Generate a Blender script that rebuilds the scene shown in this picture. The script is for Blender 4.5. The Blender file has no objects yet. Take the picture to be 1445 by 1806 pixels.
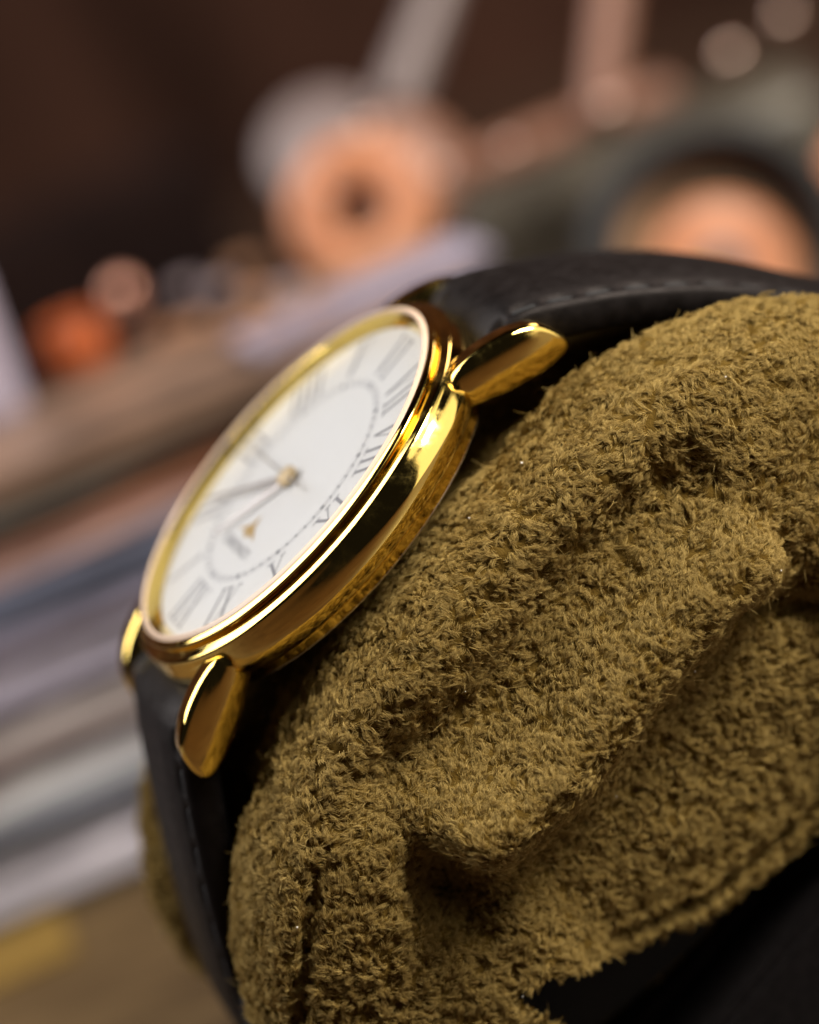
import bpy, bmesh, math, random
import numpy as np
from mathutils import Matrix, Vector
random.seed(7); rng = np.random.default_rng(11)
sc = bpy.context.scene; C = sc.collection
R_ = math.radians
PI = math.pi
# ------------------------------------------------------------------ camera (1 unit = 1 cm)
ROLL, PITCH = R_(22), R_(15)
up = Vector((-math.sin(ROLL)*math.cos(PITCH), math.cos(ROLL)*math.cos(PITCH), math.sin(PITCH)))
xr = Vector((math.cos(ROLL), math.sin(ROLL), 0))
yf = up.cross(xr)
MC = Matrix((xr, yf, up)).to_4x4()            # world <- camera axes
CAM_H = 12.6
MC.translation = Vector((0, 0, CAM_H))
cd = bpy.data.cameras.new('camera'); cam = bpy.data.objects.new('camera', cd); C.objects.link(cam)
cam.matrix_world = MC
cd.sensor_fit = 'VERTICAL'; cd.sensor_height = 24; cd.sensor_width = 24; cd.lens = 7000/1806*24
cd.clip_start = .5; cd.clip_end = 1000
cd.dof.use_dof = True; cd.dof.focus_distance = 28.14; cd.dof.aperture_fstop = cd.lens*1e-3/(2*.58)
sc.camera = cam
# ------------------------------------------------------------------ world, lamps, exposure
w = bpy.data.worlds.new('World'); sc.world = w; w.use_nodes = True
bg = w.node_tree.nodes['Background']; bg.inputs[0].default_value = (.62, .55, .55, 1); bg.inputs[1].default_value = .012
sc.view_settings.view_transform = 'Standard'; sc.view_settings.look = 'None'
sc.view_settings.exposure = 0; sc.view_settings.gamma = 1
sc.cycles.use_denoising = True
sc.cycles.max_bounces = 8; sc.cycles.diffuse_bounces = 3; sc.cycles.glossy_bounces = 5
sc.cycles.sample_clamp_indirect = 4
def cdir(v):                                   # camera-axis direction (right, up, back) -> world
    return (MC.to_3x3() @ Vector(v)).normalized()
def at(px, py, dist_mm):                       # photo pixel at a depth (mm) -> world point (cm)
    d = dist_mm/10
    return MC @ Vector(((px-722.5)/7000*d, (903-py)/7000*d, -d))
def ground(px, py):                            # photo pixel -> point on the table top
    d = MC.to_3x3() @ Vector(((px-722.5)/7000, (903-py)/7000, -1))
    return MC.translation - d*(CAM_H/d.z)
WC = at(640, 950, 285)
def lamp(name, direction, dist, sx, sy, power, col, target=None):
    l = bpy.data.lights.new(name, 'AREA'); l.shape = 'RECTANGLE'; l.size = sx; l.size_y = sy
    l.energy = power; l.color = col
    o = bpy.data.objects.new(name, l); C.objects.link(o)
    t = target or WC
    p = t + cdir(direction)*dist
    o.location = p; o.rotation_euler = (p-t).to_track_quat('Z', 'Y').to_euler()
    return o
lamp('window_light', (-.90, .42, -.04), 55, 42, 54, 41000, (1, .97, .97))
lamp('overhead_light', (.37, .80, .47), 44, 9, 20, 36000, (1, .94, .85))
lamp('side_light', (.80, .42, .32), 52, 44, 40, 7600, (1, .90, .74))  # added fill, brightens the right of the case and the end panel
lamp('back_light', (.25, .80, -.10), 60, 30, 16, 11000, (1, .80, .70), at(900, 450, 430))
# ------------------------------------------------------------------ helpers
def mat(name, col, rough=.5, metal=0., **kw):
    m = bpy.data.materials.new(name); m.use_nodes = True
    b = m.node_tree.nodes['Principled BSDF']
    b.inputs['Base Color'].default_value = (*col, 1); b.inputs['Roughness'].default_value = rough
    b.inputs['Metallic'].default_value = metal
    for k, v in kw.items(): b.inputs[k.replace('_', ' ')].default_value = v
    return m
def noisy(m, scale, c1, c2, bump=0., detail=6, r1=None, r2=None, bscale=None, dist=.02, stretch=None):
    nt = m.node_tree; b = nt.nodes['Principled BSDF']
    tc = nt.nodes.new('ShaderNodeTexCoord'); n = nt.nodes.new('ShaderNodeTexNoise')
    n.inputs['Scale'].default_value = scale; n.inputs['Detail'].default_value = detail
    src = tc.outputs['Object']
    if stretch:
        mp = nt.nodes.new('ShaderNodeMapping'); mp.inputs['Scale'].default_value = stretch
        nt.links.new(src, mp.inputs[0]); src = mp.outputs[0]
    nt.links.new(src, n.inputs['Vector'])
    cr = nt.nodes.new('ShaderNodeValToRGB')
    cr.color_ramp.elements[0].position = .35; cr.color_ramp.elements[1].position = .68
    cr.color_ramp.elements[0].color = (*c1, 1); cr.color_ramp.elements[1].color = (*c2, 1)
    nt.links.new(n.outputs[0], cr.inputs[0]); nt.links.new(cr.outputs[0], b.inputs['Base Color'])
    if r1 is not None:
        mr = nt.nodes.new('ShaderNodeMapRange'); mr.inputs[1].default_value = .4; mr.inputs[2].default_value = .7
        mr.inputs[3].default_value = r1; mr.inputs[4].default_value = r2
        nt.links.new(n.outputs[0], mr.inputs[0]); nt.links.new(mr.outputs[0], b.inputs['Roughness'])
    if bump:
        n2 = nt.nodes.new('ShaderNodeTexNoise'); n2.inputs['Scale'].default_value = bscale or scale*4
        n2.inputs['Detail'].default_value = 5
        nt.links.new(src, n2.inputs['Vector'])
        bp = nt.nodes.new('ShaderNodeBump'); bp.inputs['Strength'].default_value = bump; bp.inputs['Distance'].default_value = dist
        nt.links.new(n2.outputs[0], bp.inputs['Height']); nt.links.new(bp.outputs[0], b.inputs['Normal'])
    return m
def link(o, parent=None):
    C.objects.link(o)
    if parent: o.parent = parent
    return o
def mesh(name, verts, faces, m, parent=None, smooth=True, recalc=True, scale=1.):
    me = bpy.data.meshes.new(name)
    me.from_pydata([tuple(c*scale for c in v) for v in verts], [], faces)
    if recalc:
        b = bmesh.new(); b.from_mesh(me); bmesh.ops.recalc_face_normals(b, faces=b.faces); b.to_mesh(me); b.free()
    if smooth: me.polygons.foreach_set('use_smooth', [True]*len(me.polygons))
    if m: me.materials.append(m)
    return link(bpy.data.objects.new(name, me), parent)
def tag(o, label, cat, group=None, kind=None):
    if label: o['label'] = label
    if cat: o['category'] = cat
    if group: o['group'] = group
    if kind: o['kind'] = kind
    return o
def empty(name, loc=(0, 0, 0), label=None, cat=None, group=None):
    o = bpy.data.objects.new(name, None); C.objects.link(o); o.location = loc; o.empty_display_size = .3
    return tag(o, label, cat, group)
def spline(pts, n):                            # Catmull-Rom through pts
    P = np.array(pts, float); P = np.vstack([2*P[0]-P[1], P, 2*P[-1]-P[-2]])
    out = []
    segs = len(P)-3
    for t in np.linspace(0, segs-1e-9, n):
        i = int(t); u = t-i; a, b, c, d = P[i:i+4]
        out.append(.5*((2*b)+(-a+c)*u+(2*a-5*b+4*c-d)*u*u+(-a+3*b-3*c+d)*u**3))
    return np.array(out)
def lathe(profile, n=192, close=False):        # profile [(r,z)]
    v, f = [], []; k = len(profile)
    for i in range(n):
        a = 2*PI*i/n
        for r, z in profile: v.append((r*math.cos(a), r*math.sin(a), z))
    for i in range(n):
        j = (i+1) % n
        for q in range(k if close else k-1):
            q2 = (q+1) % k
            f.append((i*k+q, j*k+q, j*k+q2, i*k+q2))
    return v, f
def disc_fill(v, f, n, k, idx):                # cap a lathe ring with an n-gon
    f.append(tuple(i*k+idx for i in range(n)))
def rounded(profile, n):                       # smooth a polyline profile
    return [tuple(p) for p in spline(profile, n)]
def box(bm, sx, sy, sz, loc=(0, 0, 0), rot=None, bev=0.):
    r = bmesh.ops.create_cube(bm, size=1); vs = r['verts']
    for v in vs: v.co = Vector((v.co.x*sx, v.co.y*sy, v.co.z*sz))
    if bev:
        es = list({e for v in vs for e in v.link_edges})
        rr = bmesh.ops.bevel(bm, geom=es, offset=bev, segments=2, affect='EDGES', profile=.6)
        vs = list({v for f in rr['faces'] for v in f.verts} | {v for v in vs if v.is_valid})
    M = Matrix.Translation(loc) @ (rot.to_4x4() if rot else Matrix.Identity(4))
    bmesh.ops.transform(bm, matrix=M, verts=vs)
def bmobj(name, bm, m, parent=None, smooth=False):
    me = bpy.data.meshes.new(name); bm.to_mesh(me); bm.free()
    if smooth: me.polygons.foreach_set('use_smooth', [True]*len(me.polygons))
    me.materials.append(m)
    return link(bpy.data.objects.new(name, me), parent)
# numpy value noise --------------------------------------------------
_tab = rng.random(65536)
def vnoise(P, scale, seed=0):
    Q = P*scale + seed*17.31; I = np.floor(Q).astype(np.int64); F = Q-I; F = F*F*(3-2*F)
    def h(a, b, c): return _tab[((I[:, 0]+a)*73856093 ^ (I[:, 1]+b)*19349663 ^ (I[:, 2]+c)*83492791) & 65535]
    x0 = h(0,0,0)*(1-F[:,0])+h(1,0,0)*F[:,0]; x1 = h(0,1,0)*(1-F[:,0])+h(1,1,0)*F[:,0]
    x2 = h(0,0,1)*(1-F[:,0])+h(1,0,1)*F[:,0]; x3 = h(0,1,1)*(1-F[:,0])+h(1,1,1)*F[:,0]
    y0 = x0*(1-F[:,1])+x1*F[:,1]; y1 = x2*(1-F[:,1])+x3*F[:,1]
    return (y0*(1-F[:,2])+y1*F[:,2])*2-1
# ------------------------------------------------------------------ watch pose (fitted): camera <- watch, mm
RW = np.array([[-.27,-.64,-.72],[-.22,.77,-.60],[.93,0,-.35]])
u_, _, vt_ = np.linalg.svd(RW); RW = u_ @ vt_
TW = np.array([-8.77,-2.37,295.85])
MW = Matrix([[RW[0][0], RW[0][1], RW[0][2], TW[0]/10],
             [-RW[1][0], -RW[1][1], -RW[1][2], -TW[1]/10],
             [-RW[2][0], -RW[2][1], -RW[2][2], -TW[2]/10],
             [0, 0, 0, 1]])
MW = MC @ MW
MM = .1                                         # mm -> cm
# ------------------------------------------------------------------ materials
gold = mat('polished_gold', (1.0, .73, .20), .07, 1.0)
def gold_wear(m):
    nt = m.node_tree; b = nt.nodes['Principled BSDF']
    tc = nt.nodes.new('ShaderNodeTexCoord')
    n = nt.nodes.new('ShaderNodeTexNoise'); n.inputs['Scale'].default_value = 5; n.inputs['Detail'].default_value = 9; n.inputs['Roughness'].default_value = .7
    nt.links.new(tc.outputs['Object'], n.inputs['Vector'])
    mr = nt.nodes.new('ShaderNodeMapRange'); mr.inputs[1].default_value = .45; mr.inputs[2].default_value = .75
    mr.inputs[3].default_value = .04; mr.inputs[4].default_value = .25
    nt.links.new(n.outputs[0], mr.inputs[0]); nt.links.new(mr.outputs[0], b.inputs['Roughness'])
    n2 = nt.nodes.new('ShaderNodeTexNoise'); n2.inputs['Scale'].default_value = 26; n2.inputs['Detail'].default_value = 4
    nt.links.new(tc.outputs['Object'], n2.inputs['Vector'])
    bp = nt.nodes.new('ShaderNodeBump'); bp.inputs['Strength'].default_value = .05; bp.inputs['Distance'].default_value = .004
    nt.links.new(n2.outputs[0], bp.inputs['Height']); nt.links.new(bp.outputs[0], b.inputs['Normal'])
gold_wear(gold)
steel = mat('caseback_steel', (.62, .58, .55), .22, 1.0)
white = mat('dial_enamel', (.90, .90, .88), .35)
ink = mat('printed_ink', (.31, .31, .33), .6)
inkg = mat('grey_print', (.22, .22, .24), .6)
handm = mat('dark_hand_steel', (.48, .44, .42), .4, .7)
goldp = mat('gold_print', (.62, .42, .16), .4, .6)
leather = noisy(mat('black_leather', (.02, .018, .02), .42), 9, (.0035, .003, .003), (.008, .0065, .0065), bump=.3, bscale=60, dist=.008, r1=.46, r2=.62)
leather.node_tree.nodes['Principled BSDF'].inputs['Specular IOR Level'].default_value = .16
leather.node_tree.nodes['Principled BSDF'].inputs['Specular Tint'].default_value = (1, .86, .80, 1)
leather_edge = mat('leather_edge', (.05, .042, .042), .5)
thread = mat('black_thread', (.008, .008, .009), .7)
fabric = noisy(mat('olive_suede', (.2, .135, .04), 1.0), 14, (.085, .048, .008), (.14, .085, .018), bump=.6, bscale=70, dist=.02)  # shade of the pits put into the cover colour, darker than the fibres
fabric.node_tree.nodes['Principled BSDF'].inputs['Specular IOR Level'].default_value = .05
fibre = mat('suede_fibre', (.3, .21, .075), .85)
def fibre_nodes(m):
    nt = m.node_tree; b = nt.nodes['Principled BSDF']
    hi = nt.nodes.new('ShaderNodeHairInfo'); cr = nt.nodes.new('ShaderNodeValToRGB')
    cr.color_ramp.elements[0].color = (.235, .145, .026, 1); cr.color_ramp.elements[1].color = (.52, .37, .125, 1)
    nt.links.new(hi.outputs['Random'], cr.inputs[0]); nt.links.new(cr.outputs[0], b.inputs['Base Color'])
    b.inputs['Specular IOR Level'].default_value = .25
fibre_nodes(fibre)
# crystal: thin clear pane, Fresnel mix
crystal_m = bpy.data.materials.new('watch_crystal'); crystal_m.use_nodes = True
nt = crystal_m.node_tree; nt.nodes.remove(nt.nodes['Principled BSDF'])
tr = nt.nodes.new('ShaderNodeBsdfTransparent'); gl = nt.nodes.new('ShaderNodeBsdfGlossy'); gl.inputs['Roughness'].default_value = .02
fr = nt.nodes.new('ShaderNodeFresnel'); fr.inputs[0].default_value = 1.45
mx = nt.nodes.new('ShaderNodeMixShader')
nt.links.new(fr.outputs[0], mx.inputs[0]); nt.links.new(tr.outputs[0], mx.inputs[1]); nt.links.new(gl.outputs[0], mx.inputs[2])
nt.links.new(mx.outputs[0], nt.nodes['Material Output'].inputs[0])

# ------------------------------------------------------------------ THE SETTING: table top and back wall
wood = noisy(mat('table_wood', (.05, .025, .012), .5), .35, (.03, .015, .009), (.06, .03, .015), stretch=(1, 9, 1), r1=.4, r2=.55)
bmt = bmesh.new(); box(bmt, 220, 200, 3, (0, 60, -1.5))
tab = bmobj('table_top', bmt, wood); tag(tab, 'warm brown wooden table top under everything, out of focus', None, kind='structure')
wallm = noisy(mat('back_wall_brown', (.05, .028, .02), .9, Specular_IOR_Level=.05), .12, (.020, .009, .006), (.068, .030, .019), stretch=(3, 1, .6))
bmt = bmesh.new(); box(bmt, 300, 3, 160, (0, 73, 78))
wal = bmobj('back_wall', bmt, wallm); tag(wal, 'dark brown wall far behind, out of focus', None, kind='structure')

# ------------------------------------------------------------------ WRIST WATCH
watch = empty('wrist_watch', label='polished gold wrist watch with white Roman dial on black leather strap round the suede cushion', cat='watch')
watch.matrix_world = MW
# case middle + step ring
case_prof = [(14.6, .10), (15.35, .34), (15.72, .42), (15.95, .34), (16.25, .235), (16.55, .125), (16.77, .03), (16.88, -.10),
             (16.94, -.28), (17.0, -.5), (17.14, -.95), (17.26, -1.45), (17.28, -1.9), (17.14, -2.45),
             (16.78, -3.05), (16.3, -3.55), (15.86, -3.82), (15.80, -3.87)]
v, f = lathe(rounded(case_prof, 90), 256)
case = mesh('case', v, f, gold, watch, scale=MM)
# bezel
bez_prof = [(15.15, .5), (15.4, .8), (15.57, .97), (15.64, .995), (15.78, .945), (15.94, .87), (16.04, .80), (16.09, .70), (16.0, .56), (15.74, .47), (15.4, .40)]
v, f = lathe(rounded(bez_prof, 60), 256)
mesh('bezel', v, f, gold, watch, scale=MM)
# rehaut (inner gold flange)
v, f = lathe([(14.42, .02), (14.5, .16), (14.7, .45), (14.98, .85), (15.16, .98)], 192)
mesh('inner_flange', v, f, gold, watch, scale=MM)
# caseback
cb = [(15.84, -3.80), (15.80, -3.95), (15.72, -4.1), (15.62, -4.4), (15.5, -4.66)]
v, f = lathe(cb, 192); mesh('case_back', v, f, gold, watch, scale=MM)
cb2 = rounded([(15.5, -4.62), (15.49, -4.72), (15.40, -4.80), (15.1, -4.88), (13, -5.0), (9, -5.02), (3, -5.02)], 24)
v, f = lathe(cb2, 192); disc_fill(v, f, 192, len(cb2), len(cb2)-1)
mesh('back_plate', v, f, steel, watch, scale=MM)
# dial
v, f = lathe([(14.5, 0), (10, 0), (4, 0), (.6, 0)], 160); disc_fill(v, f, 160, 4, 3)
dial = mesh('dial', v, f, white, watch, scale=MM)
v, f = lathe(rounded([(15.12, .90), (15.14, 1.14), (15.22, 1.21), (15.34, 1.17), (15.48, 1.08), (15.58, 1.0), (15.60, .9)], 20), 256)
mesh('crystal_edge', v, f, mat('beige_crystal_edge', (.70, .52, .38), .3), watch, scale=MM)  # glass edge drawn as an opaque beige ring
# crystal
cr = [(15.25, 1.0), (15.16, 1.06), (14.9, 1.1), (10, 1.13), (4, 1.15), (.5, 1.15)]
v, f = lathe(cr, 160); disc_fill(v, f, 160, 6, 5)
mesh('crystal', v, f, crystal_m, watch, scale=MM)
# numerals: serifed strokes, bottoms to the centre
def stroke(P, x0, y0, x1, y1, wd, z):
    dx, dy = x1-x0, y1-y0; L = math.hypot(dx, dy)
    hx = wd/2*L/abs(dy) if abs(dy) > 1e-6 else 0
    P.append(([(x0-hx, y0), (x0+hx, y0), (x1+hx, y1), (x1-hx, y1)], z))
def serif(P, x, y, wd, z): P.append(([(x-wd/2, y-.06), (x+wd/2, y-.06), (x+wd/2, y+.06), (x-wd/2, y+.06)], z))
def numeral(txt, hgt=3.7):
    P = []; x = 0; z0 = .02
    thick, thin = .29, .09
    for ch in txt:
        if ch == 'I':
            stroke(P, x+.4, 0, x+.4, hgt, thick, z0); serif(P, x+.4, .06, .8, z0+.004); serif(P, x+.4, hgt-.06, .8, z0+.004); x += .9
        elif ch == 'V':
            stroke(P, x+.95, 0, x+.3, hgt, thick, z0); stroke(P, x+.98, 0, x+1.6, hgt, thin, z0+.004)
            serif(P, x+.3, hgt-.06, .85, z0+.008); serif(P, x+1.6, hgt-.06, .6, z0+.008); x += 2.0
        elif ch == 'X':
            stroke(P, x+1.65, 0, x+.35, hgt, thick, z0); stroke(P, x+.35, 0, x+1.6, hgt, thin, z0+.004)
            for xx, yy, ww in ((.35, hgt-.06, .85), (1.6, hgt-.06, .6), (1.65, .06, .85), (.35, .06, .6)): serif(P, x+xx, yy, ww, z0+.008)
            x += 2.05
        x += .08
    v, f = [], []
    for poly, z in P:
        b = len(v); v += [(px-x/2, py, z) for px, py in poly]; f.append((b, b+1, b+2, b+3))
    return v, f
for h, t in enumerate(['XII', 'I', 'II', 'III', 'IIII', 'V', 'VI', 'VII', 'VIII', 'IX', 'X', 'XI']):
    v, f = numeral(t); a = -h*PI/6
    vv = [(x*math.cos(a)-(y+10.05)*math.sin(a), x*math.sin(a)+(y+10.05)*math.cos(a), z) for x, y, z in v]
    o = mesh('numeral', vv, f, ink, dial, smooth=False, scale=MM); o['label'] = 'black Roman numeral %s' % t
# minute track: two fine rings and dots
v, f = [], []
for rr in (8.92, 9.36):
    b = len(v); n = 180
    for i in range(n):
        a = 2*PI*i/n
        v += [((rr-.035)*math.cos(a), (rr-.035)*math.sin(a), .016), ((rr+.035)*math.cos(a), (rr+.035)*math.sin(a), .016)]
    for i in range(n):
        j = (i+1) % n; f.append((b+2*i, b+2*i+1, b+2*j+1, b+2*j))
mesh('minute_ring', v, f, mat('pale_print', (.55, .55, .57), .6), dial, smooth=False, scale=MM)
v, f = [], []
for k in range(60):
    a = PI/2-k*PI/30; rad = .23 if k % 5 == 0 else .12; b = len(v)
    for q in range(10):
        t = 2*PI*q/10; v.append((9.14*math.cos(a)+rad*math.cos(t), 9.14*math.sin(a)+rad*math.sin(t), .022))
    f.append(tuple(range(b, b+10)))
md = mesh('minute_dots', v, f, inkg, dial, smooth=False, scale=MM); md['kind'] = 'stuff'
# winged emblem and maker's word below twelve
em = [(0, 3.55), (.35, 4.25), (1.7, 4.95), (.55, 4.75), (.3, 5.05), (-.3, 5.05), (-.55, 4.75), (-1.7, 4.95), (-.35, 4.25)]
mesh('emblem', [(x*1.3, 4.6+(y-4.4)*1.4, .03) for x, y in em], [tuple(range(len(em)))], goldp, dial, smooth=False, scale=MM)
cu = bpy.data.curves.new('wordmark', 'FONT'); cu.body = 'LONGINES'; cu.size = 1.25; cu.align_x = 'CENTER'; cu.align_y = 'CENTER'; cu.space_character = 1.15
to = bpy.data.objects.new('tmp', cu); C.objects.link(to)
me = bpy.data.meshes.new_from_object(to.evaluated_get(bpy.context.evaluated_depsgraph_get())); bpy.data.objects.remove(to)
me.transform(Matrix.Scale(MM, 4) @ Matrix.Translation((0, 6.35, .02)))
me.materials.clear(); me.materials.append(inkg); link(bpy.data.objects.new('wordmark', me), dial)
# hands
def hand(name, ang, L, wd, z, m, tail=0., th=.14):
    prof = [(-tail, wd*.5), (0, wd*.55), (L*.25, wd*.5), (L*.9, wd*.28), (L, .04)]
    v, f = [], []
    for y, hw in prof:
        v += [(-hw, y, z), (0, y, z+th), (hw, y, z), (0, y, z-.02)]
    for i in range(len(prof)-1):
        a, b = i*4, i*4+4
        for q in range(4): f.append((a+q, a+(q+1) % 4, b+(q+1) % 4, b+q))
    f.append((0, 1, 2, 3)); b = (len(prof)-1)*4; f.append((b, b+1, b+2, b+3))
    a = -ang
    vv = [(x*math.cos(a)-y*math.sin(a), x*math.sin(a)+y*math.cos(a), zz) for x, y, zz in v]
    return mesh(name, vv, f, m, watch, smooth=False, scale=MM)
hand('hour_hand', 1.18*PI/6, 8.6, .62, .32, handm)
hand('minute_hand', 2.14*PI/6, 12.7, .55, .50, handm)
hand('second_hand', 2.97*PI/6, 13.0, .16, .68, handm, tail=4.0, th=.06)
v, f = lathe(rounded([(.85, .28), (.85, .75), (.65, .86), (.3, .9), (.1, .9)], 14), 32); disc_fill(v, f, 32, 14, 13)
mesh('hand_boss', v, f, mat('brass_boss', (.75, .6, .38), .45, .6), watch, scale=MM)
# crown on the far side
v, f = lathe(rounded([(.6, 0), (2.1, .05), (2.35, .4), (2.35, 1.6), (2.0, 1.95), (.2, 2.0)], 18), 40)
cw = mesh('crown', [(17.2+z, x, y-1.9) for x, y, z in v], f, gold, watch, scale=MM)
# lugs
def lug(sx, sy):
    # side outline in (y,z), thickness along x, rounded by lofting inset outlines
    out = [(12.2, -.9), (13.5, -.35), (15.0, -.45), (16.6, -.85), (18.2, -1.5), (19.4, -2.25), (20.15, -3.0), (20.6, -4.1), (20.8, -5.3), (20.6, -6.1),
           (19.8, -6.4), (18.0, -6.1), (16.4, -5.5), (14.8, -4.75), (13.6, -4.0), (12.2, -3.3)]
    o = spline(out, 64); ce = o.mean(0)
    # normals of outline for inset
    t = np.roll(o, -1, 0)-np.roll(o, 1, 0); n = np.c_[t[:, 1], -t[:, 0]]; n /= np.linalg.norm(n, axis=1)[:, None]
    if ((o+n*.1-ce)**2).sum() > ((o-ce)**2).sum(): n = -n
    x_in, x_out = 9.05, 11.75
    layers = []
    for k in range(9):
        s = k/8; x = x_in+(x_out-x_in)*s
        e = abs(2*s-1); ins = .5*(1-math.sqrt(max(0, 1-max(0, (e-.35)/.65)**2))) if e > .35 else 0
        layers.append((x, ins))
    s_of = lambda x: max(0, (x-x_in)/(x_out-x_in)-.25)/.75
    v, f = [], []
    for x, ins in layers:
        for (yy, zz), (ny, nz) in zip(o, n):
            # outer face turns inward a little towards the tip
            xx = x - max(0, yy-13)*.055 + s_of(x)*(.24*(zz+.5+.36*max(0, yy-13.5)))
            v.append((sx*xx, sy*(yy+ny*ins), zz+nz*ins))
    m = 64
    for k in range(8):
        for q in range(m):
            r = (q+1) % m; f.append((k*m+q, k*m+r, (k+1)*m+r, (k+1)*m+q))
    f.append(tuple(range(m))); f.append(tuple(range(8*m, 9*m)))
    return mesh('lug', v, f, gold, watch, scale=MM)
for sx in (-1, 1):
    for sy in (-1, 1): lug(sx, sy)
for sy in (-1, 1):
    v, f = lathe([(.75, -9.4), (.75, 9.4)], 16)
    mesh('spring_bar', [(z, sy*17.9+x, -3.9+y) for x, y, z in v], f, steel, watch, scale=MM)
# straps
def strap(sy, path, nm):
    P = spline(path, 420); T = np.gradient(P, axis=0); T /= np.linalg.norm(T, axis=1)[:, None]
    N = np.c_[-T[:, 1], T[:, 0]]
    if N[0][1] < 0: N = -N
    L = np.r_[0, np.cumsum(np.linalg.norm(np.diff(P, axis=0), axis=1))]
    v, f = [], []; rings = []
    for i in range(len(P)):
        s = L[i]; hw = 8.85-.018*s; ease = min(1, s/1.2)
        hw -= .0
        thk = max(2.3, 3.5-.022*s)
        edge = 1.9
        prof = []
        xs = np.r_[np.linspace(-1, -.62, 22), np.linspace(-.55, .55, 11), np.linspace(.62, 1, 22)]
        top = []
        for u in xs:
            d = (1-abs(u))*hw               # distance from edge
            pad = thk*(edge/2.5+(1-edge/2.5)*min(1, max(0, (d-1.2)/3.2))**.7)   # padded middle
            groove = -(.40+.28*math.cos(2*PI*(s-5.2)/3.05))*math.exp(-((d-1.65)/.42)**2)
            rim = .20*math.exp(-((d-.45)/.35)**2)
            rnd = -.35*max(0, 1-d/.45)**2
            top.append((u*hw, (pad+groove+rim+rnd)-thk))
        bot = [(hw, -thk+.25), (hw-.25, -thk), (-hw+.25, -thk), (-hw, -thk+.25)]
        rings.append(top+bot)
    k = len(rings[0])
    for i, r in enumerate(rings):
        for x, h in r:
            p = P[i]+N[i]*h
            v.append((x, sy*p[0], p[1]))
    for i in range(len(P)-1):
        for q in range(k):
            r = (q+1) % k; f.append((i*k+q, i*k+r, (i+1)*k+r, (i+1)*k+q))
    f.append(tuple(range(k))); f.append(tuple(range((len(P)-1)*k, len(P)*k)))
    o = mesh(nm, v, f, leather, watch, scale=MM)
    # stitches down both edges
    ico = None
    for side in (-1, 1):
        s = 4.2
        while s < L[-1]-6:
            i = int(np.searchsorted(L, s)); j = min(len(P)-1, int(np.searchsorted(L, s+2.0)))
            hw = 8.85-.018*s; thk = max(2.3, 3.5-.022*s)
            h = 1.9/2.5*thk-thk-.12
            a = P[i]+N[i]*h; b = P[j]+N[j]*h; x = side*(hw-1.65)
            if ico is None:
                v2, f2 = lathe(rounded([(.02, -1), (.2, -.9), (.26, -.5), (.26, .5), (.2, .9), (.02, 1)], 9), 8)
                m0 = bpy.data.meshes.new('stitch'); m0.from_pydata([tuple(c*MM for c in q) for q in v2], [], f2)
                m0.polygons.foreach_set('use_smooth', [True]*len(m0.polygons)); m0.materials.append(thread); ico = m0
            so = bpy.data.objects.new('stitch', ico); C.objects.link(so); so.parent = o
            A = Vector((x, sy*a[0], a[1]))*MM; B = Vector((x, sy*b[0], b[1]))*MM
            so.location = (A+B)/2; so.rotation_euler = (B-A).to_track_quat('Z', 'Y').to_euler()
            s += 3.05
    return o
strap(1, [(15.9, -2.35), (17.6, -1.95), (19.2, -2.2), (20.6, -3.2), (23, -6.0), (25.5, -9.2), (29.2, -14.2), (33.2, -20.6), (35.6, -27), (35.4, -34), (31.5, -42), (24, -47.2), (12, -49.6), (2, -49.9)], 'strap')
strap(-1, [(15.9, -2.2), (17.6, -1.6), (19.4, -1.5), (21.2, -2.3), (24, -4.6), (27.5, -7.9), (32, -13.2), (36.0, -20), (38.8, -27), (38.6, -35.5), (33.5, -43), (25, -48), (12, -50.8), (0, -51.6)], 'strap')

# ------------------------------------------------------------------ SUEDE CUSHION (watch axes, mm)
cush = empty('watch_cushion', label='plump olive suede pillow with folded end, carrying the gold watch', cat='cushion')
cush.matrix_world = MW
prof_near = [(0, .945), (-6, .945), (-8.7, .955), (-9.8, .99), (-11.2, 1.002), (-13.2, .998), (-15, .988), (-16.7, .968), (-18.2, .945), (-19.6, .89), (-20.6, .80), (-21.3, .68), (-21.6, .54), (-21.7, .36), (-21.7, .16), (-21.7, .004)]
prof_far = [(21.6, .004), (21.6, .3), (21.2, .6), (19.9, .84), (18.2, .93), (16, .975), (14, .985), (11.5, .965), (8, .945)]
PF = np.vstack([spline(prof_far, 40)[:-1], spline([prof_far[-1]]+prof_near, 200)])
NTH = 560
def smooth(a, b, x): t = np.clip((x-a)/(b-a), 0, 1); return t*t*(3-2*t)
def hem_z(y):                                   # lower hem of the end panel
    return np.interp(y, [-60, -12, -4, 3.8, 10.6, 15.4, 18.0, 18.8, 60], [-47.5, -46.6, -44.6, -42.6, -38.2, -33.0, -31.4, -60, -60])
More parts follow.
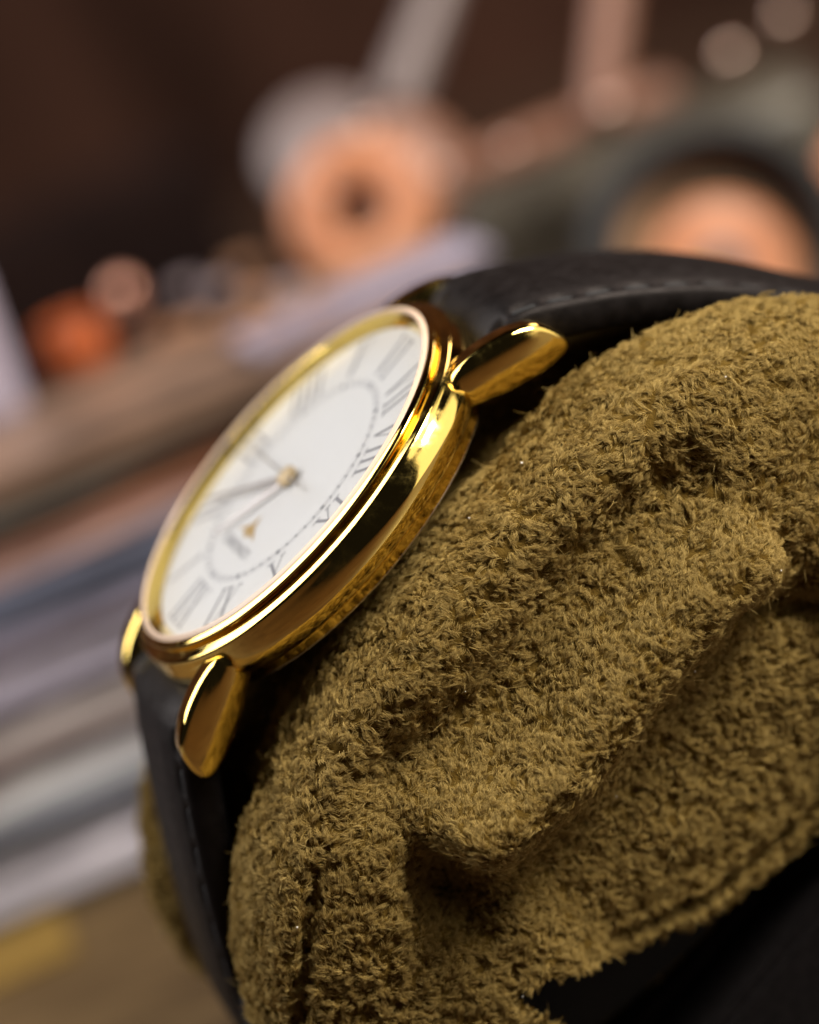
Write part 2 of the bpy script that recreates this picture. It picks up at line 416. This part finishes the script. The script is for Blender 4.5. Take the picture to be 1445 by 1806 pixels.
def end_face(P):                                # move near-end vertices: folds, tucks, grooves
    x, y, z = P[:, 0].copy(), P[:, 1], P[:, 2]
    wgt = smooth(-15.5, -20.5, x)               # 1 on the end face only
    # folded flap: ridge from A to B
    ax, az, bx_, bz = -18.6, -22.6, 13.0, -20.6
    L = math.hypot(bx_-ax, bz-az); tx, tz = (bx_-ax)/L, (bz-az)/L
    s = (y-ax)*tx+(z-az)*tz; d = (y-ax)*(-tz)+(z-az)*tx      # d>0 : towards the watch
    d = d+.5*np.sin(s*.35)-.9*np.exp(-((s-6)/5)**2)
    along = np.sqrt(smooth(-.8, 2.6, s)*smooth(L+.7, L-1.4, s))
    hgt = 4.2-.6*np.cos(s/L*PI)
    ridge = np.where(d > 0, np.exp(-(np.abs(d)/3.1)**2.4), np.exp(-(np.abs(d)/3.3)**2.4))
    x = x-wgt*along*hgt*ridge
    # valley above the fold, recess below
    x = x+wgt*3.0*np.exp(-((d-6.8)/2.9)**2)*smooth(-5, 3, s)*smooth(L+6, L-3, s)
    rec = smooth(0, -7, d)*smooth(-3, 2, s)*smooth(L+1, L-4, s)
    x = x+wgt*rec*2.4
    x = x+wgt*smooth(-8, -24, d)*2.5
    # shadowed pocket at the open (lower left) end of the flap
    x = x+wgt*4.5*np.exp(-(((s-L-2.2)/2.6)**2+((d+2.0)/3.4)**2))
    # crease to the right of the flap tip
    x = x+wgt*1.6*np.exp(-((y+16.8-.75*(z+30))/.9)**2)*smooth(-23, -26, z)
    # seam above the hem
    hz = hem_z(y)+2.3
    x = x+wgt*1.1*np.exp(-((z-hz)/.38)**2)*smooth(12, 8, y)
    # side seam near the strap
    x2 = 1.3*np.exp(-((y-21.6+1.46*(z+14.6))/.8)**2)*smooth(-12.5, -15, z)*smooth(-13, -15.5, P[:, 0])
    x = x+x2
    return np.c_[x, y, z]
def cushion_surface(PF, nth):
    th = np.linspace(0, 2*PI, nth, endpoint=False)
    c, s = np.cos(th), np.sin(th)
    e = 2/2.15
    cy = np.sign(c)*np.abs(c)**e; sz = np.sign(s)*np.abs(s)**e
    cy = np.where(cy > 0, cy*34.1, cy*37.3); szz = sz*20.5
    X = np.repeat(PF[:, 0][:, None], nth, 1)
    rho = PF[:, 1][:, None]*(1-.03*smooth(-11, -8.5, X)*smooth(5, -20, cy)[None]+.015*smooth(9, 13, X)*smooth(5, -20, cy)[None]+.06*smooth(9, 13, X)*smooth(5, 20, cy)[None])
    Y = rho*cy[None]; Z = -27+rho*szz[None]*(1+.075*smooth(-9, -20, Y)*smooth(-8.7, -9.9, X)*(1-.6*smooth(-12, -17, X))*(szz[None] > 0))
    return np.stack([X, Y, Z], -1)
def lumps(P):
    return vnoise(P, .085, 1)*.9+vnoise(P, .2, 2)*.45+vnoise(P, .5, 3)*.16
G = cushion_surface(PF, NTH); ns = len(PF)
Pv = G.reshape(-1, 3)
Pv = end_face(Pv)
def grid_normals(Q):
    du = np.roll(Q, -1, 1)-np.roll(Q, 1, 1)
    dv = np.gradient(Q, axis=0)
    n = np.cross(du, dv); n /= (np.linalg.norm(n, axis=2)[..., None]+1e-9)
    return n
Q = Pv.reshape(ns, NTH, 3); N0 = grid_normals(Q)
if (N0[ns//2-60, NTH//4]*np.array([0, 0, 1])).sum() < 0: N0 = -N0
Nf = N0.reshape(-1, 3)
Pv = Pv+Nf*(lumps(Pv)*.45)[:, None]
fine = vnoise(Pv, 1.15, 4)*.27+vnoise(Pv, 2.6, 5)*.15
Pd = Pv+Nf*(fine-.15)[:, None]
# open hem: drop end faces below it
keepv = ~((Pv[:, 0] < -9) & (Pv[:, 2] < hem_z(Pv[:, 1])))
idx = np.arange(ns*NTH).reshape(ns, NTH)
a = idx[:-1].ravel(); b = np.roll(idx, -1, 1)[:-1].ravel(); c_ = np.roll(idx, -1, 1)[1:].ravel(); d_ = idx[1:].ravel()
F = np.c_[a, b, c_, d_]
kf = keepv[F].all(1)
# coarsen the far, hidden half: every face is kept, it is cheap enough
Fk = F[kf]
used = np.unique(Fk); remap = -np.ones(len(Pd), int); remap[used] = np.arange(len(used))
me = bpy.data.meshes.new('suede_cover')
me.vertices.add(len(used)); me.vertices.foreach_set('co', (Pd[used]*MM).ravel())
me.loops.add(len(Fk)*4); me.loops.foreach_set('vertex_index', remap[Fk].ravel())
me.polygons.add(len(Fk)); me.polygons.foreach_set('loop_start', np.arange(len(Fk))*4)
me.update(calc_edges=True); me.validate()
me.polygons.foreach_set('use_smooth', [True]*len(me.polygons))
me.materials.append(fabric)
cover = link(bpy.data.objects.new('suede_cover', me), cush)
# fibres --------------------------------------------------------------
A_ = Pd[Fk]; nrm = Nf[Fk[:, 0]]
area = .5*np.linalg.norm(np.cross(A_[:, 1]-A_[:, 0], A_[:, 2]-A_[:, 0]), axis=1)+.5*np.linalg.norm(np.cross(A_[:, 2]-A_[:, 0], A_[:, 3]-A_[:, 0]), axis=1)
cen = A_.mean(1)
camw = np.array([-279.4, -2.6, 97.])
facing = ((camw-cen)*nrm).sum(1) > -40
dens = np.where((cen[:, 0] < np.where(np.abs(cen[:, 1]) < 19, -4, -9.0)) & facing & (cen[:, 1] > -44) & (cen[:, 2] > -50), 1.0, .05)
dens = np.where((cen[:, 0] > 9.5) & (cen[:, 2] > -26), .22, dens)
dens = np.where((cen[:, 0] > 9.0) & (cen[:, 0] < 20) & (cen[:, 2] > -34), .6, dens)
dens = np.where((np.abs(cen[:, 0]) <= 9.0) & (np.abs(cen[:, 1]) > 19), 0, dens)
pit = vnoise(cen, 1.15, 4)*.27+vnoise(cen, 2.6, 5)*.15
pw = area*dens*(.18+.82*smooth(-.30, .08, pit))
def sample(n):
    fi = rng.choice(len(pw), n, p=pw/pw.sum())
    u, v_ = rng.random(n)[:, None], rng.random(n)[:, None]
    a = A_[fi]
    p = (a[:, 0]*(1-u)+a[:, 1]*u)*(1-v_)+(a[:, 3]*(1-u)+a[:, 2]*u)*v_
    return p, nrm[fi]
def flow(p, n):
    ax, az, bx_, bz = -18.6, -22.6, 13.0, -20.6; L = math.hypot(bx_-ax, bz-az); tx, tz = (bx_-ax)/L, (bz-az)/L
    d = (p[:, 1]-ax)*(-tz)+(p[:, 2]-az)*tx
    r = (np.exp(-((d-2.6)/2.4)**2)*(p[:, 0] < -17))[:, None]
    sg = np.sign(vnoise(p, .16, 20)+.25)[:, None]
    f = (1-r)*sg*np.array([-.27, -.64, -.72])*.8+r*np.array([.22, -.77, .6])*1.3
    f += np.c_[vnoise(p, .12, 11), vnoise(p, .12, 12)-.15, vnoise(p, .12, 13)+.15]*.8
    f += np.c_[vnoise(p, 1.2, 14), vnoise(p, 1.2, 15), vnoise(p, 1.2, 16)]*1.0
    f -= n*(f*n).sum(1)[:, None]
    return f/(np.linalg.norm(f, axis=1)[:, None]+1e-9)
print('area', area[dens >= 1].sum())
NT, NH = 48000, 13
tp, tn = sample(NT)
tf = flow(tp, tn)
tf2 = tf+rng.normal(0, .35, tf.shape); tf2 -= tn*(tf2*tn).sum(1)[:, None]; tf2 /= np.linalg.norm(tf2, axis=1)[:, None]
side = np.cross(tn, tf2)
tl = rng.uniform(.34, .86, NT); th_ = rng.uniform(.10, .38, NT)   # length, rise
nh = NT*NH
ti = np.repeat(np.arange(NT), NH)
r0 = np.sqrt(rng.random(nh))*.21; a0 = rng.random(nh)*2*PI
root = tp[ti]+tf2[ti]*(r0*np.cos(a0))[:, None]+side[ti]*(r0*np.sin(a0))[:, None]-tn[ti]*.12
KP = 6
pts = np.zeros((nh, KP, 3))
ln = tl[ti]*rng.uniform(.6, 1.15, nh); curl = rng.normal(0, .22, nh)+np.repeat(rng.normal(0, .5, NT), NH)
jit = rng.normal(0, .10, (nh, 3)); clump = rng.uniform(.35, 1.15, nh)
tuft_tip = tp+tf2*(tl*.95)[:, None]+tn*(th_*.5)[:, None]
wav = rng.random(nh)*6.28
for k in range(KP):
    t = k/(KP-1)
    own = root+tf2[ti]*(ln*t)[:, None]+tn[ti]*(th_[ti]*math.sin(t*PI*.72)*.95)[:, None]+side[ti]*(curl*ln*t*t)[:, None]+jit*t
    own += side[ti]*(.06*np.sin(wav+t*7)*t)[:, None]+tn[ti]*(.05*np.cos(wav*1.7+t*6)*t)[:, None]
    pull = (clump*t**1.3*.62)[:, None]
    axis = tp[ti]+tf2[ti]*(tl[ti]*t)[:, None]+tn[ti]*(th_[ti]*math.sin(t*PI*.72))[:, None]+side[ti]*(np.repeat(curl.reshape(NT, NH).mean(1), NH)*ln*t*t)[:, None]
    pts[:, k] = own*(1-pull)+axis*pull
# loose stray fibres standing off the nap
NS = 5000
sp, sn = sample(NS); sf = flow(sp, sn)+rng.normal(0, .5, (NS, 3)); sl = rng.uniform(.5, 1.3, NS)
spts = np.zeros((NS, KP, 3)); cv = rng.normal(0, .6, (NS, 3))
for k in range(KP):
    t = k/(KP-1)
    spts[:, k] = sp+sf*(sl*t*.7)[:, None]+sn*(sl*.55*t-sl*.3*t*t)[:, None]+cv*t*t*.6
allp = np.vstack([pts, spts]); nc = len(allp)
hc = bpy.data.hair_curves.new('nap_fibres'); hc.add_curves([KP]*nc)
hc.points.foreach_set('position', (allp*MM).astype(np.float32).ravel())
rad = np.tile(np.array([1, 1, .95, .85, .7, .4]), nc)*np.repeat(np.r_[rng.uniform(.010, .019, nh), rng.uniform(.014, .02, NS)], KP)*MM
at_ = hc.attributes.get('radius') or hc.attributes.new('radius', 'FLOAT', 'POINT')
at_.data.foreach_set('value', rad.astype(np.float32))
hc.materials.append(fibre)
nap = link(bpy.data.objects.new('nap_fibres', hc), cush); nap['kind'] = 'stuff'
# specks of lint caught in the nap
lm = mat('pale_lint', (.75, .70, .62), .8); lp, lno = sample(26); v, f = [], []
for p_, n_ in zip(lp, lno):
    c0 = p_+n_*.42; b = len(v); r_ = rng.uniform(.05, .13)
    for q in ((1.6, 0, 0), (-1.2, .3, 0), (0, 1, .2), (.2, -1, 0), (0, .1, 1), (0, 0, -1)): v.append(tuple(c0+np.array(q)*r_))
    for t3 in ((0, 2, 4), (2, 1, 4), (1, 3, 4), (3, 0, 4), (2, 0, 5), (1, 2, 5), (3, 1, 5), (0, 3, 5)): f.append(tuple(b+i for i in t3))
ln_ = mesh('lint', v, f, lm, cush, scale=MM); ln_['kind'] = 'stuff'
# added near-black dish, stands for the dark hollow of the open end
lin = mat('dark_hollow', (.006, .005, .005), .9)
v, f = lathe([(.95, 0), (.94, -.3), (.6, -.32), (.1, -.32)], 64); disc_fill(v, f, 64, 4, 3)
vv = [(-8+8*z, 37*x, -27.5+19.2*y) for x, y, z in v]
mesh('dark_hollow', vv, f, lin, cush, scale=MM)

# ------------------------------------------------------------------ BACKGROUND (world axes)
def frame_at(o, px, py, dist, yaw=0, dz=0):
    o.location = at(px, py, dist)+Vector((0, 0, dz)); o.rotation_euler = (0, 0, yaw); return o
# stack of books at the left
paper = noisy(mat('page_edges', (.62, .56, .58), .8), 1.2, (.18, .14, .17), (.95, .90, .97), stretch=(.6, .4, 16), detail=3)  # bright streaks in the page colour stand for highlights
books = [  # thickness (cm), cover colour, label, x shift, yaw offset, length
    (.62, (.10, .12, .12), 'dark slate book at the very bottom of the stack', .0, .02),
    (.55, (.66, .61, .70), 'pale lilac book second from the bottom of the stack', .3, -.03),
    (.50, (.74, .70, .76), 'whitish book with soft edges above the pale lilac one', -.3, .03),
    (.36, (.09, .10, .13), 'thin dark slate book between two whitish books', .2, .0),
    (.58, (.80, .76, .84), 'bright whitish book above the thin dark slate one', -.2, -.03),
    (.46, (.20, .11, .12), 'dark mauve book below the middle of the stack', .1, .04),
    (.44, (.50, .43, .42), 'pale beige book above the dark mauve one', .3, -.02),
    (.34, (.22, .20, .25), 'thin grey violet book near mid stack', -.2, .03),
    (.44, (.44, .40, .50), 'lilac grey book at the middle of the stack', .0, -.04),
    (.30, (.20, .14, .07), 'thin ochre brown book above the lilac grey one', .3, .02),
    (.44, (.30, .27, .36), 'muted violet book above the thin ochre one', -.1, .0),
    (.62, (.10, .11, .16), 'thick blue slate book in the upper stack', .2, -.05),
    (.36, (.42, .26, .22), 'pinkish tan book on the blue slate one', -.3, .04),
    (.50, (.22, .08, .035), 'rusty brown book near the top of the stack', .1, -.02),
    (.40, (.10, .10, .09), 'slate grey book second from the top of the stack', .0, .05),
    (.46, (.20, .12, .08), 'brown covered book on top of the stack', .3, -.02)]
z = 0.0
base = ground(150, 1640)
for k, (th, col, lab, dx, dyaw) in enumerate(books):
    th *= .575
    o = empty('book', (base.x-.7+dx, base.y+.25+k*.02+random.uniform(-.22, .22), z), lab, 'book', 'books stacked behind the watch')
    o.rotation_euler = (0, 0, R_(4)+dyaw)
    cm = noisy(mat('book_cover', col, .5), 1.3, tuple(c*.45 for c in col), tuple(min(1, c*1.5) for c in col), stretch=(.5, 1, 5))
    L, D = 12.6, 3.0
    for zz in (.035, th-.035):
        b_ = bmesh.new(); box(b_, L, D, .06, (0, D/2, zz), bev=.01); bmobj('cover', b_, cm, o)
    b_ = bmesh.new(); box(b_, L-.01, .06, th-.134, (0, .03, th/2)); bmobj('spine', b_, cm, o)
    b_ = bmesh.new(); box(b_, L-.5, D-.6, th-.14, (0, D/2-.1, th/2)); bmobj('page_block', b_, paper, o)
    z += th+.012
print('stack height', z, 'cam', MC.translation)
def ball(name, px, py, dist, r, m, parent, inv):
    b_ = bmesh.new(); bmesh.ops.create_uvsphere(b_, u_segments=16, v_segments=10, radius=r)
    o = bmobj(name, b_, m, parent, True); o.location = inv @ at(px, py, dist); return o
# model machine with copper wheels
olive = noisy(mat('machine_paint', (.055, .05, .035), .4), 1.0, (.06, .05, .036), (.11, .092, .066))
copper = noisy(mat('copper_wheel', (.6, .25, .12), .45), .9, (.48, .18, .08), (.66, .28, .14))
darkr = mat('dark_rubber', (.015, .014, .013), .7)
greym = mat('grey_metal', (.20, .15, .14), .4)
pinkm = mat('tarnished_metal', (.26, .12, .075), .45)
chrome = mat('glint_metal', (1, .72, .58), .3, 1.0)
machine = empty('model_machine', at(1000, 520, 440), 'dark olive vintage machine with copper discs and posts, blurred behind the strap', 'model')
bpy.context.view_layer.update()
machine.rotation_euler = (0, 0, 0)
MI = Matrix.Translation(machine.location).inverted()
def facing_lathe(name, px, py, dist, prof, m, tilt=(0, 0, 0), parent=machine):
    v, f = lathe(prof, 64)
    o = mesh(name, v, f, m, parent)
    d = cdir(tilt if any(tilt) else (0, 0, 1))
    o.rotation_euler = d.to_track_quat('Z', 'Y').to_euler(); o.location = MI @ at(px, py, dist); return o
def bar(name, p, q, r0, r1, m, parent=machine, inv=None):
    inv = inv or MI
    a, b = inv @ p, inv @ q; Lb = (b-a).length
    v, f = lathe(rounded([(.02, 0), (r0*.9, .0), (r0, .05*Lb), (r1, .95*Lb), (r1*.9, Lb), (.02, Lb)], 14), 20)
    o = mesh(name, v, f, m, parent); o.location = a; o.rotation_euler = (b-a).to_track_quat('Z', 'Y').to_euler(); return o
U = 640/7000/10   # cm per photo pixel at 640 mm
def sp(prof, k): return [(r*k, z*k) for r, z in prof]
DM = 430
facing_lathe('front_wheel', 632, 372, DM, sp([(.40, -.3), (.41, .02), (.48, .16), (.66, .24), (.95, .20), (1.10, .1), (1.14, -.05), (1.14, -.4)], .715), copper, (-.18, .05, 1))
facing_lathe('hub_hole', 633, 400, DM+3, sp([(.47, -.35), (.45, -.02), (.02, .02)], .715), darkr, (-.18, .05, 1))  # near-black disc stands for the dark hole in the wheel
facing_lathe('grey_disc', 572, 262, DM+20, sp([(1.02, -.2), (1.0, .05), (.75, .12), (.02, .14)], .715), greym, (-.25, .35, 1))
facing_lathe('side_disc', 720, 300, DM+15, sp([(1.0, -.3), (.98, .05), (.5, .12), (.02, .14)], .715), pinkm, (.25, .3, 1))
facing_lathe('rear_tyre', 1275, 445, 420, sp([(1.24, -.4), (1.27, .0), (1.36, .16), (1.48, .2), (1.62, .14), (1.68, -.4)], .875), darkr, (.12, .05, 1))
facing_lathe('rear_rim', 1275, 450, 423, sp([(1.42, -.1), (1.3, -.12), (1.1, -.16), (.9, -.18)], .875), noisy(mat('tan_rim', (.25, .13, .06), .4), .8, (.20, .105, .055), (.36, .20, .105)), (.12, .05, 1))
facing_lathe('rear_disc', 1275, 478, 420, sp([(.92, -.2), (.90, .0), (.76, .10), (.4, .14), (.3, .1)], .875), copper, (.12, .05, 1))
facing_lathe('rear_hub', 1275, 482, 418, sp([(.32, -.2), (.31, .06), (.2, .1), (.02, .11)], .875), greym, (.12, .05, 1))
pb = at(1130, 330, 462); hb = pb.z+.55
b_ = bmesh.new(); box(b_, 4.6, 2.2, hb, (0, 0, 0), bev=.35)
body = bmobj('body', b_, olive, machine, True); body.location = MI @ Vector((pb.x+.1, pb.y+.6, hb/2+.005)); body.rotation_euler = (0, 0, R_(-4))
b_ = bmesh.new(); box(b_, 2.4, .5, .34, (0, 0, 0), bev=.12)
top_edge = bmobj('top_edge_highlight', b_, pinkm, machine, True); top_edge.location = MI @ at(1010, 225, 440)  # tan bar stands for the light along the body's top edge
bar('post', at(1092, -120, 440), at(1058, 205, 437), .20, .21, pinkm)
bar('post', at(805, -100, 455), at(695, 190, 450), .18, .26, greym)
bar('lever', at(1500, 250, 430), at(1425, 400, 430), .17, .2, copper)
for px, py, r in ((1290, 95, .16), (1075, 185, .13), (648, 225, .12), (1250, 265, .10), (900, 260, .10), (1385, 30, .15), (575, 330, .10), (780, 300, .1)):
    ball('glint_ball', px, py, 425, r*.7, chrome, machine, MI)  # added metal balls, there only for their blurred glints
# small things on the stack
def on_plane(px, py, zz):
    d = MC.to_3x3() @ Vector(((px-722.5)/7000, (903-py)/7000, -1))
    return MC.translation + d*((zz-CAM_H)/d.z)
orange = mat('orange_plastic', (.40, .075, .006), .5)
t = empty('orange_pot', on_plane(150, 650, z), 'small orange pot standing on the left of the book stack', 'pot')
v, f = lathe(sp(rounded([(.02, .01), (.36, .01), (.46, .2), (.44, .45), (.30, .66), (.27, .64), (.26, .2), (.02, .15)], 24), .8), 40); mesh('pot_body', v, f, orange, t)
v, f = lathe(sp(rounded([(.28, .62), (.38, .62), (.39, .69), (.28, .71)], 8), .8), 40, True); mesh('pot_rim', v, f, orange, t)
tb = empty('highlight_knob', on_plane(238, 570, z), 'round pinkish metal knob added for a blurred highlight beside the orange pot', 'knob')  # added knob, its ball gives the round blurred highlight
b_ = bmesh.new(); bmesh.ops.create_uvsphere(b_, u_segments=20, v_segments=12, radius=.17)
kb = bmobj('knob_ball', b_, mat('rose_brass', (.85, .42, .3), .35, .7), tb, True); kb.location = (0, 0, .36)
v, f = lathe(rounded([(.16, .005), (.15, .04), (.06, .08), (.06, .24)], 10), 16); mesh('knob_stem', v, f, pinkm, tb)
p = on_plane(640, 530, z)
b_ = bmesh.new(); box(b_, 2.6, 1.2, .10, (0, 0, .055), bev=.03)
pp = bmobj('folded_paper', b_, noisy(mat('lilac_paper', (.45, .40, .48), .8), 1.5, (.17, .14, .18), (.30, .26, .32))); pp.location = p; pp.rotation_euler = (0, 0, R_(12))
tag(pp, 'pale lilac folded paper on the stack just behind the watch', 'paper')
nutm = [mat('brass_nut_metal', (.62, .34, .2), .4, .6), mat('tin_nut_metal', (.45, .36, .38), .4, .6)]
nv, nf = lathe(rounded([(.06, 0), (.15, 0), (.17, .03), (.17, .10), (.15, .13), (.06, .13)], 8), 6, True)
for q, (px, py) in enumerate(((300, 600), (345, 585), (390, 520), (430, 480), (455, 530), (510, 520), (560, 560), (420, 585), (330, 520), (480, 590))):  # added nuts, put here for small warm glints
    o = mesh('glint_nut', nv, nf, nutm[q % 3 == 2], None, smooth=False); o.location = on_plane(px, py, z)+Vector((0, 0, .002)); o.rotation_euler = (0, 0, q*.7)
    if q % 3 == 2: tag(o, 'small grey tin nut added as a glint on the brown book', 'nut', 'grey nuts scattered on the book stack')
    else: tag(o, 'small coppery nut added as a glint on the brown book', 'nut', 'coppery nuts scattered on the book stack')
t = empty('pale_cup', on_plane(-6, 730, z), 'pale lilac cup cut off by the left edge above the stack', 'cup')
v, f = lathe(rounded([(.02, .01), (.30, .01), (.34, .1), (.40, 1.2), (.42, 1.42), (.38, 1.44), (.35, 1.2), (.3, .2), (.02, .15)], 24), 40); mesh('cup_body', v, f, mat('lilac_glaze', (.42, .37, .46), .4), t)
v, f = lathe([(.05*math.cos(a)+.30, .05*math.sin(a)) for a in np.linspace(0, 2*PI, 10, endpoint=False)], 24, True)
mesh('cup_handle', [(x-.42, z2, y+.75) for x, y, z2 in v], f, t.children[0].data.materials[0], t)
p = at(130, 380, 600)
b_ = bmesh.new(); box(b_, 4.2, 2.0, p.z+.3, (0, 0, (p.z+.3)/2), bev=.15)
o = bmobj('dark_chest', b_, noisy(mat('chest_paint', (.02, .012, .012), .8, Specular_IOR_Level=.1), .8, (.007, .003, .0025), (.018, .008, .006))); o.location = (p.x, p.y, .003); o.rotation_euler = (0, 0, R_(10))
tag(o, 'nearly black chest behind the orange pot, against the wall', 'chest')
# black stand under the cushion and a lighter board added for the lit table wood
velvet = noisy(mat('black_velvet', (.008, .007, .007), 1.0, Specular_IOR_Level=.05), 20, (.006, .005, .005), (.011, .009, .009), bump=.4, bscale=90)
tops = [(-15.5, -46, -48.6), (-15.5, 16, -48.6), (16, 16, -48.6), (16, -46, -48.6)]
v = [MW @ (Vector(t)*MM) for t in tops]; v += [Vector((p.x, p.y, .004)) for p in v]
b_ = bmesh.new(); bv = [b_.verts.new(p) for p in v]
for q in ((0, 1, 2, 3), (7, 6, 5, 4), (0, 4, 5, 1), (1, 5, 6, 2), (2, 6, 7, 3), (3, 7, 4, 0)): b_.faces.new([bv[i] for i in q])
bmesh.ops.recalc_face_normals(b_, faces=b_.faces); bmesh.ops.bevel(b_, geom=list(b_.edges), offset=.08, segments=2, affect='EDGES')
tag(bmobj('display_stand', b_, velvet), 'black wedge shaped stand in shadow under the olive pillow', 'stand')
boardm = noisy(mat('lit_table_wood', (.3, .17, .05), .7, Specular_IOR_Level=.15), .5, (.05, .028, .010), (.125, .078, .032), stretch=(1, 7, 1))
b_ = bmesh.new(); box(b_, 9.5, 10.5, .35, (0, 0, .18), bev=.05)
o = bmobj('lit_table_board', b_, boardm); o.location = (base.x-1.6, base.y-5.35, .002); tag(o, 'light brown board added for the lit table wood in front of the books', 'board')
p = ground(30, 1760)
b_ = bmesh.new(); box(b_, 3.4, 1.4, .05, (0, 0, .39))
o = bmobj('yellow_card', b_, mat('yellow_card', (.17, .095, .008), .8)); o.location = (p.x-1, p.y, 0); o.rotation_euler = (0, 0, R_(6)); tag(o, 'mustard yellow card lying on the wooden board', 'card')
